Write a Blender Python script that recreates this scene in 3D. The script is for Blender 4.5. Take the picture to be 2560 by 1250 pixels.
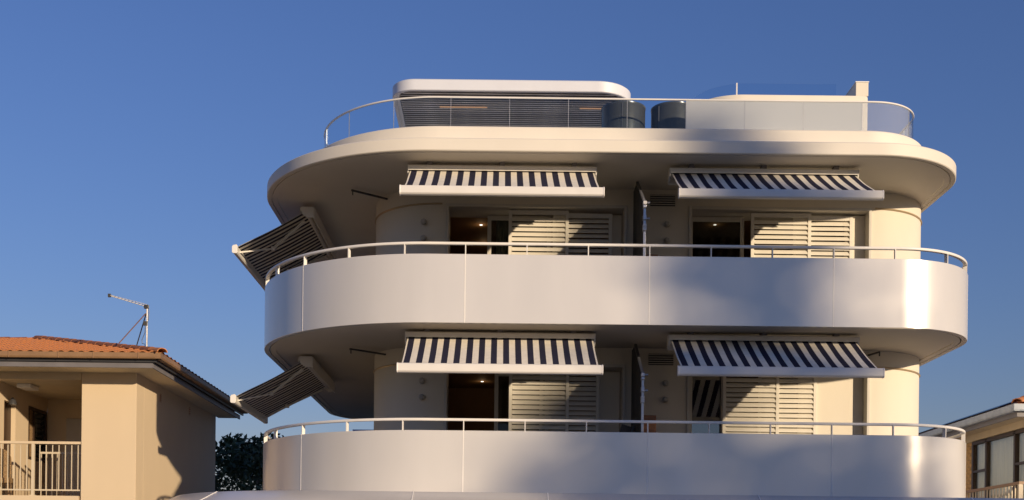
import bpy, math, random
import numpy as np
from mathutils import Vector, Matrix
R = math.radians
random.seed(7); rng = np.random.default_rng(7)
scene = bpy.context.scene
col = scene.collection
for o in list(bpy.data.objects): bpy.data.objects.remove(o)

# ------------------------------------------------------------------ camera
cam = bpy.data.cameras.new('camera'); cam_o = bpy.data.objects.new('camera', cam); col.objects.link(cam_o)
cam.sensor_fit = 'HORIZONTAL'; cam.sensor_width = 36; cam.lens = 36 * 3066 / 2560
cam.shift_x = (1280 - 1244) / 2560; cam.shift_y = (1430 - 625) / 2560
cam.clip_start = .1; cam.clip_end = 4000
cam_o.location = (0, 0, 1.6)
ROLL = .0113
cam_o.rotation_euler = (R(90), -ROLL, 0)
scene.camera = cam_o

# ------------------------------------------------------------------ sky, sun, exposure
SUN_AZ, SUN_EL = 38.0, 11.6          # degrees right of the camera's back, degrees up
w = bpy.data.worlds.new('World'); scene.world = w; w.use_nodes = True
nt = w.node_tree; nt.nodes.clear()
sky = nt.nodes.new('ShaderNodeTexSky'); sky.sky_type = 'NISHITA'; sky.sun_disc = False
sky.sun_elevation = R(SUN_EL); sky.sun_rotation = R(180 - SUN_AZ)
sky.altitude = 0; sky.air_density = 1.6; sky.dust_density = 0.0; sky.ozone_density = 6.0
bg = nt.nodes.new('ShaderNodeBackground'); bg.inputs['Strength'].default_value = .10
wo = nt.nodes.new('ShaderNodeOutputWorld')
grade = nt.nodes.new('ShaderNodeVectorMath'); grade.operation = 'MULTIPLY'; grade.inputs[1].default_value = (1.05, .85, 1.16)   # white balance of the whole sky
nt.links.new(sky.outputs[0], grade.inputs[0]); nt.links.new(grade.outputs[0], bg.inputs[0]); nt.links.new(bg.outputs[0], wo.inputs[0])
sun = bpy.data.lights.new('sun', 'SUN'); sun.energy = 4.4; sun.angle = R(.9); sun.color = (1, .79, .54)
sun_o = bpy.data.objects.new('sun', sun); col.objects.link(sun_o)
SV = Vector((math.sin(R(SUN_AZ)) * math.cos(R(SUN_EL)), -math.cos(R(SUN_AZ)) * math.cos(R(SUN_EL)), math.sin(R(SUN_EL))))
sun_o.rotation_euler = SV.to_track_quat('Z', 'Y').to_euler(); sun_o.location = SV * 120
scene.view_settings.view_transform = 'Standard'; scene.view_settings.look = 'None'
scene.view_settings.exposure = 0.08; scene.view_settings.gamma = 1; scene.view_settings.use_curve_mapping = False

# ------------------------------------------------------------------ materials
def mat(name, c, rough=.6, metal=0., spec=.5, var=.06, scale=3., bump=0., bscale=60., coat=0., stretch=(1, 1, 1), emis=None, estr=0.):
    m = bpy.data.materials.new(name); m.use_nodes = True; n = m.node_tree.nodes; l = m.node_tree.links
    b = n['Principled BSDF']; b.inputs['Roughness'].default_value = rough; b.inputs['Metallic'].default_value = metal
    b.inputs['Specular IOR Level'].default_value = spec; b.inputs['Coat Weight'].default_value = coat
    b.inputs['Coat Roughness'].default_value = .15
    tc = n.new('ShaderNodeTexCoord'); mp = n.new('ShaderNodeMapping'); mp.inputs['Scale'].default_value = stretch
    l.new(tc.outputs['Object'], mp.inputs[0])
    if var > 0:
        t = n.new('ShaderNodeTexNoise'); t.inputs['Scale'].default_value = scale; t.inputs['Detail'].default_value = 6
        l.new(mp.outputs[0], t.inputs[0])
        r = n.new('ShaderNodeValToRGB'); r.color_ramp.elements[0].position = .3; r.color_ramp.elements[1].position = .72
        r.color_ramp.elements[0].color = (*[max(0, x * (1 - var)) for x in c], 1)
        r.color_ramp.elements[1].color = (*[min(1, x * (1 + var)) for x in c], 1)
        l.new(t.outputs[0], r.inputs[0]); l.new(r.outputs[0], b.inputs['Base Color'])
        mr = n.new('ShaderNodeMapRange'); mr.inputs['To Min'].default_value = max(0, rough - .05); mr.inputs['To Max'].default_value = min(1, rough + .05)
        l.new(t.outputs[0], mr.inputs[0]); l.new(mr.outputs[0], b.inputs['Roughness'])
    else: b.inputs['Base Color'].default_value = (*c, 1)
    if bump > 0:
        t2 = n.new('ShaderNodeTexNoise'); t2.inputs['Scale'].default_value = bscale; t2.inputs['Detail'].default_value = 4
        l.new(mp.outputs[0], t2.inputs[0])
        bp = n.new('ShaderNodeBump'); bp.inputs['Strength'].default_value = bump; bp.inputs['Distance'].default_value = .02
        l.new(t2.outputs[0], bp.inputs['Height']); l.new(bp.outputs[0], b.inputs['Normal'])
    if emis: b.inputs['Emission Color'].default_value = (*emis, 1); b.inputs['Emission Strength'].default_value = estr
    return m

def glass_mat(name, tint, refl=.06, milk=0., milkc=(.8, .82, .8)):
    m = bpy.data.materials.new(name); m.use_nodes = True; n = m.node_tree.nodes; l = m.node_tree.links; n.clear()
    o = n.new('ShaderNodeOutputMaterial'); tr = n.new('ShaderNodeBsdfTransparent'); tr.inputs[0].default_value = (*tint, 1)
    gl = n.new('ShaderNodeBsdfGlossy'); gl.inputs['Roughness'].default_value = .02
    f = n.new('ShaderNodeLayerWeight'); pw = n.new('ShaderNodeMath'); pw.operation = 'POWER'; pw.inputs[1].default_value = 4.5; l.new(f.outputs['Facing'], pw.inputs[0])
    ad = n.new('ShaderNodeMath'); ad.operation = 'MULTIPLY_ADD'; ad.inputs[1].default_value = .85; ad.inputs[2].default_value = .025 + refl
    ad.use_clamp = True; l.new(pw.outputs[0], ad.inputs[0])
    mx = n.new('ShaderNodeMixShader'); l.new(ad.outputs[0], mx.inputs[0])
    base = tr
    if milk > 0:
        d = n.new('ShaderNodeBsdfDiffuse'); d.inputs[0].default_value = (*milkc, 1)
        t2 = n.new('ShaderNodeBsdfTranslucent'); t2.inputs[0].default_value = (*milkc, 1)
        m1 = n.new('ShaderNodeMixShader'); m1.inputs[0].default_value = .5; l.new(d.outputs[0], m1.inputs[1]); l.new(t2.outputs[0], m1.inputs[2])
        m2 = n.new('ShaderNodeMixShader'); m2.inputs[0].default_value = milk; l.new(tr.outputs[0], m2.inputs[1]); l.new(m1.outputs[0], m2.inputs[2]); base = m2
    l.new(base.outputs[0], mx.inputs[1]); l.new(gl.outputs[0], mx.inputs[2]); l.new(mx.outputs[0], o.inputs[0])
    return m

def stripe_mat():
    m = mat('awning_fabric', (.78, .70, .56), .85, spec=.2, var=0)
    n = m.node_tree.nodes; l = m.node_tree.links; b = n['Principled BSDF']
    tc = n.new('ShaderNodeTexCoord'); sx = n.new('ShaderNodeSeparateXYZ'); l.new(tc.outputs['Object'], sx.inputs[0])
    a = n.new('ShaderNodeMath'); a.operation = 'MULTIPLY_ADD'; a.inputs[1].default_value = 1 / .207; a.inputs[2].default_value = 1.605 / .207 + 10; l.new(sx.outputs[0], a.inputs[0])
    fr = n.new('ShaderNodeMath'); fr.operation = 'FRACT'; l.new(a.outputs[0], fr.inputs[0])
    g = n.new('ShaderNodeMath'); g.operation = 'LESS_THAN'; g.inputs[1].default_value = .5; l.new(fr.outputs[0], g.inputs[0])
    t = n.new('ShaderNodeTexNoise'); t.inputs['Scale'].default_value = 9; l.new(tc.outputs['Object'], t.inputs[0])
    mr = n.new('ShaderNodeMapRange'); mr.inputs['To Min'].default_value = .86; mr.inputs['To Max'].default_value = 1.1; l.new(t.outputs[0], mr.inputs[0])
    mx = n.new('ShaderNodeMix'); mx.data_type = 'RGBA'; mx.inputs[6].default_value = (.75, .70, .61, 1); mx.inputs[7].default_value = (.022, .022, .045, 1)
    l.new(g.outputs[0], mx.inputs[0])
    mu = n.new('ShaderNodeVectorMath'); mu.operation = 'SCALE'; l.new(mx.outputs[2], mu.inputs[0]); l.new(mr.outputs[0], mu.inputs['Scale'])
    l.new(mu.outputs[0], b.inputs['Base Color'])
    w1 = n.new('ShaderNodeTexNoise'); w1.inputs['Scale'].default_value = 300; l.new(tc.outputs['Object'], w1.inputs[0])
    bp = n.new('ShaderNodeBump'); bp.inputs['Strength'].default_value = .15; bp.inputs['Distance'].default_value = .004
    l.new(w1.outputs[0], bp.inputs['Height']); l.new(bp.outputs[0], b.inputs['Normal'])
    return m

M = dict(
    render=mat('cream_render', (.76, .70, .59), .75, var=.035, scale=1.2, bump=.08, bscale=90, stretch=(1, 1, .35)),
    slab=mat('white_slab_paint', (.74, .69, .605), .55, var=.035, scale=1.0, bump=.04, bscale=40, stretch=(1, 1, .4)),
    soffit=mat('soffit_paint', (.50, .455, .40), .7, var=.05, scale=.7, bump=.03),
    panel=mat('satin_panel', (.725, .695, .66), .25, metal=.22, var=.045, scale=1.1, stretch=(1, 1, .25)),
    white=mat('white_powdercoat', (.82, .79, .75), .4, var=.03, scale=4),
    pergola=mat('pergola_white', (.68, .695, .75), .4, var=.02),
    shutter=mat('shutter_cream', (.76, .715, .62), .5, var=.04, scale=5),
    frame=mat('door_frame_cream', (.62, .585, .52), .45, var=.04),
    fabric=stripe_mat(),
    cass=mat('cassette_white', (.74, .71, .66), .4, var=.03),
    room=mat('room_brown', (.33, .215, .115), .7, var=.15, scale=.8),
    timber=mat('timber', (.33, .13, .045), .5, var=.25, scale=5, stretch=(1, 1, 6)),
    dark=mat('dark_metal', (.045, .045, .048), .4, var=.1),
    screen=mat('screen_charcoal', (.05, .048, .045), .6, var=.1),
    steel=mat('pale_grey_metal', (.52, .52, .54), .35, metal=.5, var=.08),
    lamp=mat('lamp_grey', (.50, .47, .42), .5, var=.05),
    bronze=mat('trim_bronze', (.55, .42, .26), .35, metal=.4, var=.1),
    led=mat('led_strip', (.8, .5, .3), .5, var=0, emis=(1, .5, .22), estr=.33),
    down=mat('downlight_lens', (.9, .9, .85), .5, var=0, emis=(1, .9, .75), estr=2.5),
    slat=mat('pergola_slat', (.80, .78, .77), .35, metal=.2, var=.25, scale=1.3, stretch=(1.2, .02, .02)),
    drum=mat('drum_grey', (.085, .09, .095), .25, metal=.3, var=.12, scale=2, stretch=(1, 1, .2)),
    glass=glass_mat('clear_glass', (.91, .95, .98), .0),
    glass2=glass_mat('tinted_glass', (.55, .60, .62), .0),
    halffrost=glass_mat('part_frosted_glass', (.95, .97, .98), .03, .22, (.78, .80, .82)),
    floor=mat('balcony_tile', (.20, .18, .16), .6, var=.1),
    glass3=glass_mat('mirror_tinted_glass', (.35, .38, .40), .2),
    frost=glass_mat('frosted_glass', (.9, .95, .97), .03, .82, (.78, .80, .80)),
    blueglass=glass_mat('blue_glass', (.22, .34, .52), .05),
    curtain=mat('curtain', (.80, .70, .52), .9, var=.1, scale=6, stretch=(6, 6, .2)),
    hwall=mat('house_render', (.66, .53, .365), .85, var=.025, scale=1.5, bump=.15, bscale=120, stretch=(1, 1, .4)),
    hceil=mat('house_ceiling', (.66, .55, .38), .8, var=.05),
    tile=mat('terracotta_tile', (.50, .195, .07), .75, var=.3, scale=9, bump=.2, bscale=70),
    tile2=mat('terracotta_tile_dark', (.30, .11, .05), .8, var=.35, scale=7, bump=.25, bscale=70),
    gutter=mat('gutter_brown', (.28, .165, .085), .45, var=.1, scale=4),
    fascia=mat('fascia_grey', (.17, .16, .17), .5, var=.1),
    ggrey=mat('gutter_grey', (.37, .42, .48), .45, metal=.0, var=.15, scale=6),
    rail=mat('house_rail_cream', (.62, .53, .39), .5, var=.05),
    brown=mat('brown_frame', (.05, .028, .015), .45, var=.1),
    door=mat('door_timber', (.045, .02, .01), .4, var=.3, scale=4, stretch=(8, 8, .6)),
    brick=mat('tan_brick', (.60, .37, .15), .85, var=.25, scale=14, bump=.3, bscale=90),
    mortar=mat('mortar', (.42, .33, .2), .9, var=.1),
    wicker=mat('wicker', (.30, .19, .09), .8, var=.6, scale=45, bump=.8, bscale=60),
    solar=mat('solar_panel', (.012, .014, .022), .2, var=.1),
    alu=mat('aluminium', (.60, .58, .56), .35, metal=.7, var=.1),
    rust=mat('rusty_steel', (.30, .17, .12), .6, var=.3, scale=20),
    leaf=mat('leaf', (.045, .065, .025), .6, var=.5, scale=2.5),
    leaf2=mat('leaf_light', (.075, .085, .03), .6, var=.5, scale=2.5),
    bark=mat('bark', (.34, .30, .27), .85, var=.4, scale=8, bump=.5, stretch=(1, 1, .3)),
    plant=mat('succulent', (.10, .13, .05), .6, var=.3),
    flower=mat('orange_flower', (.45, .16, .05), .6, var=.2),
    asphalt=mat('asphalt', (.05, .05, .052), .9, var=.2, scale=8, bump=.3),
    concrete=mat("concrete", (.33, .29, .24), .85, var=.15, scale=2, bump=.2),
    grass=mat('grass', (.12, .115, .05), .9, var=.4, scale=5, bump=.5),
    line=mat('road_paint', (.75, .75, .72), .7, var=.1),
)

# ------------------------------------------------------------------ mesh helpers
class MB:
    def __init__(s): s.v = []; s.f = []
    def add(s, vs, fs):
        k = len(s.v); s.v += [tuple(p) for p in vs]; s.f += [tuple(i + k for i in f) for f in fs]; return s
    def box(s, x0, x1, y0, y1, z0, z1, mtx=None):
        vs = [(x, y, z) for z in (z0, z1) for y in (y0, y1) for x in (x0, x1)]
        if mtx: vs = [mtx @ Vector(p) for p in vs]
        return s.add(vs, [(0, 2, 3, 1), (4, 5, 7, 6), (0, 1, 5, 4), (2, 6, 7, 3), (0, 4, 6, 2), (1, 3, 7, 5)])
    def tube(s, pts, r, n=8, cap=True):
        pts = [Vector(p) for p in pts]; rs = r if isinstance(r, (list, tuple)) else [r] * len(pts); vs = []; fs = []
        for i, p in enumerate(pts):
            d = (pts[min(i + 1, len(pts) - 1)] - pts[max(i - 1, 0)]).normalized()
            a = d.cross(Vector((0, 0, 1)) if abs(d.z) < .95 else Vector((1, 0, 0))).normalized(); b = d.cross(a)
            for k in range(n):
                t = 2 * math.pi * k / n; vs.append(p + (a * math.cos(t) + b * math.sin(t)) * rs[i])
        for i in range(len(pts) - 1):
            for k in range(n):
                q = (k + 1) % n; fs.append((i * n + k, (i + 1) * n + k, (i + 1) * n + q, i * n + q))
        if cap: fs += [tuple(range(n)), tuple(reversed(range((len(pts) - 1) * n, len(pts) * n)))]
        return s.add(vs, fs)
    def bar(s, p, q, wx, wz):          # rectangular bar from p to q
        p = Vector(p); q = Vector(q); d = (q - p).normalized()
        up = Vector((0, 0, 1)) if abs(d.z) < .95 else Vector((0, 1, 0))
        a = d.cross(up).normalized() * wx / 2; b = a.cross(d).normalized() * wz / 2
        vs = [c + i * a + j * b for c in (p, q) for i, j in ((-1, -1), (1, -1), (1, 1), (-1, 1))]
        return s.add(vs, [(3, 2, 1, 0), (4, 5, 6, 7), (0, 1, 5, 4), (1, 2, 6, 5), (2, 3, 7, 6), (3, 0, 4, 7)])
    def prism(s, poly, axis, a, b):    # polygon in the plane normal to axis, extruded a..b
        n = len(poly)
        def P(u, v, t): return {'x': (t, u, v), 'y': (u, t, v), 'z': (u, v, t)}[axis]
        vs = [P(u, v, a) for u, v in poly] + [P(u, v, b) for u, v in poly]
        return s.add(vs, [tuple(range(n)), tuple(range(2 * n - 1, n - 1, -1))] + [(i, i + n, (i + 1) % n + n, (i + 1) % n) for i in range(n)])
    def lathe(s, c, prof, n=32):       # prof [(r,z)]
        vs = [(c[0] + r * math.cos(2 * math.pi * k / n), c[1] + r * math.sin(2 * math.pi * k / n), z) for r, z in prof for k in range(n)]
        m = len(prof)
        fs = [(i * n + k, i * n + (k + 1) % n, (i + 1) * n + (k + 1) % n, (i + 1) * n + k) for i in range(m - 1) for k in range(n)]
        fs += [tuple(reversed(range(n))), tuple(range((m - 1) * n, m * n))]
        return s.add(vs, fs)
    def mesh(s, name, m, smooth=False):
        me = bpy.data.meshes.new(name); me.from_pydata(s.v, [], s.f); me.update()
        import bmesh
        bm = bmesh.new(); bm.from_mesh(me); bmesh.ops.recalc_face_normals(bm, faces=bm.faces); bm.to_mesh(me); bm.free()
        me.materials.append(m if not isinstance(m, str) else M[m])
        if smooth:
            me.shade_auto(R(35)) if hasattr(me, 'shade_auto') else me.shade_smooth()
            for p in me.polygons: p.use_smooth = True
            sharp_edges(me)
        return me
    def build(s, name, m, parent=None, smooth=False, bevel=0., local=False):
        return link(bpy.data.objects.new(name, s.mesh(name, m, smooth)), parent, bevel, local)

def sharp_edges(me, ang=R(35)):
    import bmesh
    bm = bmesh.new(); bm.from_mesh(me)
    for e in bm.edges:
        e.smooth = len(e.link_faces) == 2 and e.calc_face_angle(0) < ang
    bm.to_mesh(me); bm.free()

def link(o, parent=None, bevel=0., local=False):
    col.objects.link(o)
    if parent is not None:
        o.parent = parent
        if not local and parent.type == 'EMPTY': o.matrix_parent_inverse = Matrix.Translation(-Vector(parent.location))
    if bevel:
        b = o.modifiers.new('bevel', 'BEVEL'); b.width = bevel; b.segments = 2; b.limit_method = 'ANGLE'; b.angle_limit = R(40)
    return o
def root(name, loc, label, cat, group=None, rz=0):
    o = bpy.data.objects.new(name, None); col.objects.link(o); o.location = loc; o.rotation_euler.z = rz
    o.empty_display_size = .3
    return tag(o, label, cat, group)
def tag(o, label, cat, group=None):
    o['label'] = label; o['category'] = cat
    if group: o['group'] = group
    return o
def struct(o, kind='structure'): o['kind'] = kind; return o
def inst(me, name, parent, loc, rot=(0, 0, 0), local=False):
    o = bpy.data.objects.new(name, me); link(o, parent, 0, local); o.location = loc; o.rotation_euler = rot; return o
def copy_tree(o, parent=None):
    c = o.copy(); col.objects.link(c); c.parent = parent
    for ch in o.children: copy_tree(ch, c)
    return c

class RR:                              # rounded rectangle in plan; s = 0 where the front straight starts, s grows to the right
    def __init__(s, x0, x1, y0, y1, r):
        fl, fr, br, bl = r
        s.x0, s.x1, s.y0, s.y1 = x0, x1, y0, y1; s.fl = fl; H = math.pi / 2
        s.seg = [('l', x0 + fl, y0, 1, 0, x1 - x0 - fl - fr), ('a', x1 - fr, y0 + fr, fr, -H, fr * H), ('l', x1, y0 + fr, 0, 1, y1 - y0 - fr - br),
                 ('a', x1 - br, y1 - br, br, 0, br * H), ('l', x1 - br, y1, -1, 0, x1 - x0 - br - bl), ('a', x0 + bl, y1 - bl, bl, H, bl * H),
                 ('l', x0, y1 - bl, 0, -1, y1 - y0 - bl - fl), ('a', x0 + fl, y0 + fl, fl, math.pi, fl * H)]
        s.L = sum(q[5] for q in s.seg)
    def at(s, t):
        t = t % s.L
        for k, a, b, c, d, ln in s.seg:
            if t <= ln + 1e-9:
                if k == 'l': return Vector((a + c * t, b + d * t)), Vector((d, -c))
                g = d + t / c; n = Vector((math.cos(g), math.sin(g))); return Vector((a, b)) + n * c, n
            t -= ln
        return s.at(0)
    def samples(s, t0, t1, step=.07):
        br = []; acc = 0
        for q in s.seg: br.append((acc, acc + q[5], q[0])); acc += q[5]
        out = [t0, t1]
        for wrap in (-s.L, 0, s.L):
            for a, b, k in br:
                a += wrap; b += wrap
                n = max(2, int((b - a) / step)) if k == 'a' else max(1, int((b - a) / 1.5))
                out += [a + (b - a) * i / n for i in range(n + 1) if t0 < a + (b - a) * i / n < t1]
        out = sorted(out); res = [out[0]]
        for t in out[1:]:
            if t - res[-1] > 1e-4: res.append(t)
        return res
    def X(s, x): return x - s.x0 - s.fl
    def sweep(s, mb, t0, t1, prof, closed=True):
        ts = s.samples(t0, t1); m = len(prof); vs = []
        for t in ts:
            p, n = s.at(t); vs += [(p.x + n.x * o, p.y + n.y * o, z) for o, z in prof]
        fs = []
        for i in range(len(ts) - 1):
            for k in range(m if closed else m - 1):
                q = (k + 1) % m; fs.append((i * m + k, i * m + q, (i + 1) * m + q, (i + 1) * m + k))
        if closed: fs += [tuple(range(m)), tuple(reversed(range((len(ts) - 1) * m, len(ts) * m)))]
        return mb.add(vs, fs)
    def loop(s, mb, prof, caps=()):    # full ring of an open profile; caps = indices of profile points to close with a flat face
        ts = s.samples(0, s.L)[:-1]; m = len(prof); vs = []
        for t in ts:
            p, n = s.at(t); vs += [(p.x + n.x * o, p.y + n.y * o, z) for o, z in prof]
        N = len(ts); fs = [(i * m + k, i * m + k + 1, ((i + 1) % N) * m + k + 1, ((i + 1) % N) * m + k) for i in range(N) for k in range(m - 1)]
        for c in caps: fs.append(tuple(i * m + c for i in range(N)))
        return mb.add(vs, fs)

# ------------------------------------------------------------------ ground
struct(MB().add([(-900, -900, -.02), (900, -900, -.02), (900, 900, -.02), (-900, 900, -.02)], [(0, 1, 2, 3)]).build('ground', 'grass'))
struct(MB().box(-300, 300, -9, 9, -.3, .0).build('road', 'asphalt'))
for nm, y in (('kerb', 9.0), ('kerb', -9.15)): struct(MB().box(-300, 300, y, y + .15, -.2, .13).build(nm, 'concrete', bevel=.02))
struct(MB().box(-300, 300, 12.0, 14.0, -.2, .06).build('footpath', 'concrete'))
struct(MB().box(-7.1, 10.3, 14.004, 36, -.2, .05).build('forecourt', 'concrete'))
lm = MB()
for k in range(-20, 21): lm.box(k * 6, k * 6 + 3, -.06, .06, .001, .004)
struct(lm.build('road_marking', 'line'))

# ------------------------------------------------------------------ apartment building
B = root('apartment_building', (2, 28, 0), 'white curved apartment block with rounded wraparound balconies and striped awnings', 'building')
WALL = RR(-2.5, 8.3, 23.15, 33.5, (1.35, 1.35, 1.3, 1.3))
PAR = RR(-4.6, 8.45, 20.85, 35, (3.4, 1.65, 2, 2))
OPEN = ((-1.05, 2.37), (3.53, 6.98))      # the two glazed openings of a storey
HEAD = 2.49                               # head above finished floor datum (storey base)

def storey(z, top, openings=OPEN):
    """outer wall of one storey: z = floor level, top = soffit level"""
    g = MB(); head = z + HEAD
    th = [(0, z), (0, top + .03), (-.24, top + .03), (-.24, z)]
    e = [WALL.X(v) for o in openings for v in o]
    WALL.sweep(g, e[3] - WALL.L, e[0], th)
    WALL.sweep(g, e[1], e[2], th)
    ln = [(0, head), (0, top + .03), (-.24, top + .03), (-.24, head)]
    for i in (0, 2): WALL.sweep(g, e[i] + .0005, e[i + 1] - .0005, ln)
    wl = g.build('wall', 'render', B, smooth=True)
    # thin rounded trim at door-head height
    for a, b in ((WALL.X(openings[0][0]) - 6.5, WALL.X(openings[0][0]) - .07), (WALL.X(openings[1][1]) + .07, WALL.X(openings[1][1]) + 6)):
        WALL.sweep(MB(), a, b, [(0, 0)])
        t = MB(); WALL.sweep(t, a, b, [(-.01, head - .015), (.018, head - .015), (.026, head), (.018, head + .015), (-.01, head + .015)])
        t.build('trim_band', 'bronze', wl, smooth=True)
    # vent beside the dividing screen
    v = MB(); v.box(2.80, 3.27, 23.128, 23.149, top - .29, top - .08)
    vo = v.build('wall_vent', 'screen', B)
    for k in range(5):
        zz = top - .275 + k * .042
        MB().add([(2.80, 23.127, zz), (3.27, 23.127, zz), (3.27, 23.10, zz - .0), (2.80, 23.10, zz), (2.80, 23.127, zz + .012), (3.27, 23.127, zz + .012), (3.27, 23.10, zz + .012), (2.80, 23.10, zz + .012)],
                 [(0, 1, 2, 3), (7, 6, 5, 4), (0, 4, 5, 1), (1, 5, 6, 2), (2, 6, 7, 3), (3, 7, 4, 0)]).build('slat', 'frame', vo)
    return wl

slat_me = None
def shutter(x0, x1, y, z0, z1):
    """louvred sliding shutter leaf"""
    g = MB(); sw = .062
    g.box(x0, x0 + sw, y, y + .045, z0, z1); g.box(x1 - sw, x1, y, y + .045, z0, z1)
    g.box(x0 + sw, x1 - sw, y + .003, y + .042, z1 - .085, z1); g.box(x0 + sw, x1 - sw, y + .003, y + .042, z0, z0 + .1)
    s = g.build('shutter', 'shutter', B, bevel=.004)
    wd = x1 - x0 - 2 * sw - .006; sl = MB(); pts = [(-.05, 0), (-.03, .0065), (0, .008), (.03, .0065), (.05, 0), (.03, -.0065), (0, -.008), (-.03, -.0065)]
    sl.prism([(a, b) for a, b in pts], 'x', -wd / 2, wd / 2); me = sl.mesh('slat', 'shutter', True)
    z = z0 + .155
    while z < z1 - .12:
        inst(me, 'slat', s, ((x0 + x1) / 2, y + .022, z), (R(58 + random.uniform(-2.5, 2.5)), 0, 0)); z += .0935

def door_leaf(x0, x1, y, z0, z1, glass='glass2'):
    g = MB(); a = .075
    g.box(x0, x0 + a, y, y + .045, z0, z1); g.box(x1 - a, x1, y, y + .045, z0, z1)
    g.box(x0 + a, x1 - a, y + .002, y + .043, z1 - .09, z1); g.box(x0 + a, x1 - a, y + .002, y + .043, z0, z0 + .12)
    d = g.build('sliding_door', 'frame', B, bevel=.004)
    MB().box(x0 + a, x1 - a, y + .018, y + .026, z0 + .12, z1 - .09).build('pane', glass, d)
    MB().box(x0 + .025, x0 + .05, y - .03, y, z0 + .95, z0 + 1.2).build('handle', 'steel', d, bevel=.004)
    return d

def opening(x0, x1, z):
    """reveal, head and track of one glazed opening"""
    h = z + HEAD - .002; g = MB(); f = .055
    g.box(x0 + .002, x0 + f, 23.11, 23.85, z, h); g.box(x1 - f, x1 - .002, 23.11, 23.85, z, h)
    g.box(x0 + f, x1 - f, 23.11, 23.85, h - f, h)
    g.box(x0 + f, x1 - f, 23.2, 23.85, z, z + .03)
    return g.build('door_frame', 'frame', B, bevel=.006)

def room(x0, x1, z, top):
    """dark interior lining"""
    g = MB(); y0, y1 = 23.95, 27.6
    g.box(x0, x1, y1, y1 + .08, z, top - .1); g.box(x0 - .08, x0, y0, y1, z, top - .1); g.box(x1, x1 + .08, y0, y1, z, top - .1)
    g.box(x0 - .08, x1 + .08, y0 - .06, y1 + .08, top - .1, top - .02)
    rm = g.build('room_lining', 'room', B)
    MB().box(x0, x1, 23.87, y1, z - .001, z + .02).build('timber_floor', 'timber', rm)
    return rm

FL = {1: (3.05, 5.83), 2: (6.05, 8.83)}
wall0 = MB(); WALL.sweep(wall0, WALL.X(-1) - WALL.L + .01, WALL.X(-1), [(0, 0), (0, 2.88), (-.24, 2.88), (-.24, 0)])
wall0.build('ground_floor_wall', 'render', B, smooth=True)
for lv, (z, top) in FL.items():
    storey(z, top); zb = z + .03; zt = z + HEAD - .075
    for x0, x1 in OPEN: opening(x0, x1, z)
    r1 = room(-1.7, 2.33, z, top); r2 = room(3.1, 7.6, z, top)
    for rm, x, y in ((r1, -.42, 25.2), (r1, -.38, 26.6), (r2, 4.35, 25.0)):
        MB().lathe((x, y), [(.03, top - .106), (.03, top - .101)], 12).build('downlight', 'down', rm)
        pl_ = bpy.data.lights.new('downlight_lamp', 'POINT'); pl_.energy = .3; pl_.color = (1, .62, .32); pl_.shadow_soft_size = .04
        po = bpy.data.objects.new('downlight_lamp', pl_); link(po, rm); po.location = (x, y, top - .2)
    if lv == 2:
        door_leaf(-.27, .95, 23.62, zb, zt); shutter(.135, 1.275, 23.24, zb, zt); shutter(.98, 2.10, 23.31, zb, zt - .03)
        door_leaf(3.60, 4.66, 23.55, zb, zt); shutter(4.73, 5.87, 23.24, zb, zt); shutter(5.55, 6.68, 23.31, zb, zt - .03)
        MB().box(2.12, 2.30, 23.5, 23.58, zb, zt).build('fixed_panel', 'render', B); MB().box(6.55, 6.922, 23.365, 23.44, zb, zt).build('fixed_panel', 'render', B)
        cu = [(-.1, .22)]
    else:
        door_leaf(-.10, .95, 23.62, zb, zt); shutter(.175, 1.315, 23.24, zb, zt); shutter(.76, 1.895, 23.31, zb, zt - .03)
        door_leaf(3.60, 4.30, 23.40, zb, zt, 'glass3'); shutter(4.23, 5.30, 23.24, zb, zt); shutter(4.92, 6.03, 23.31, zb, zt - .03)
        MB().box(1.9, 2.30, 23.5, 23.58, zb, zt).build('fixed_panel', 'render', B); MB().box(5.7, 6.922, 23.365, 23.44, zb, zt).build('fixed_panel', 'render', B)
        cu = []
    for a, b in cu:                   # pleated curtain behind the open door
        c = MB(); n = 14
        vs = [(a + (b - a) * i / n, 23.8 + .03 * math.sin(i * 2.2), zz) for i in range(n + 1) for zz in (zb, zt)]
        vs += [(x, y + .008, zz) for x, y, zz in vs]
        k = 2 * (n + 1)
        fs = [(2 * i, 2 * i + 2, 2 * i + 3, 2 * i + 1) for i in range(n)] + [(k + 2 * i + 1, k + 2 * i + 3, k + 2 * i + 2, k + 2 * i) for i in range(n)]
        c.add(vs, fs).build('curtain', 'curtain', B, smooth=True)

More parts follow.
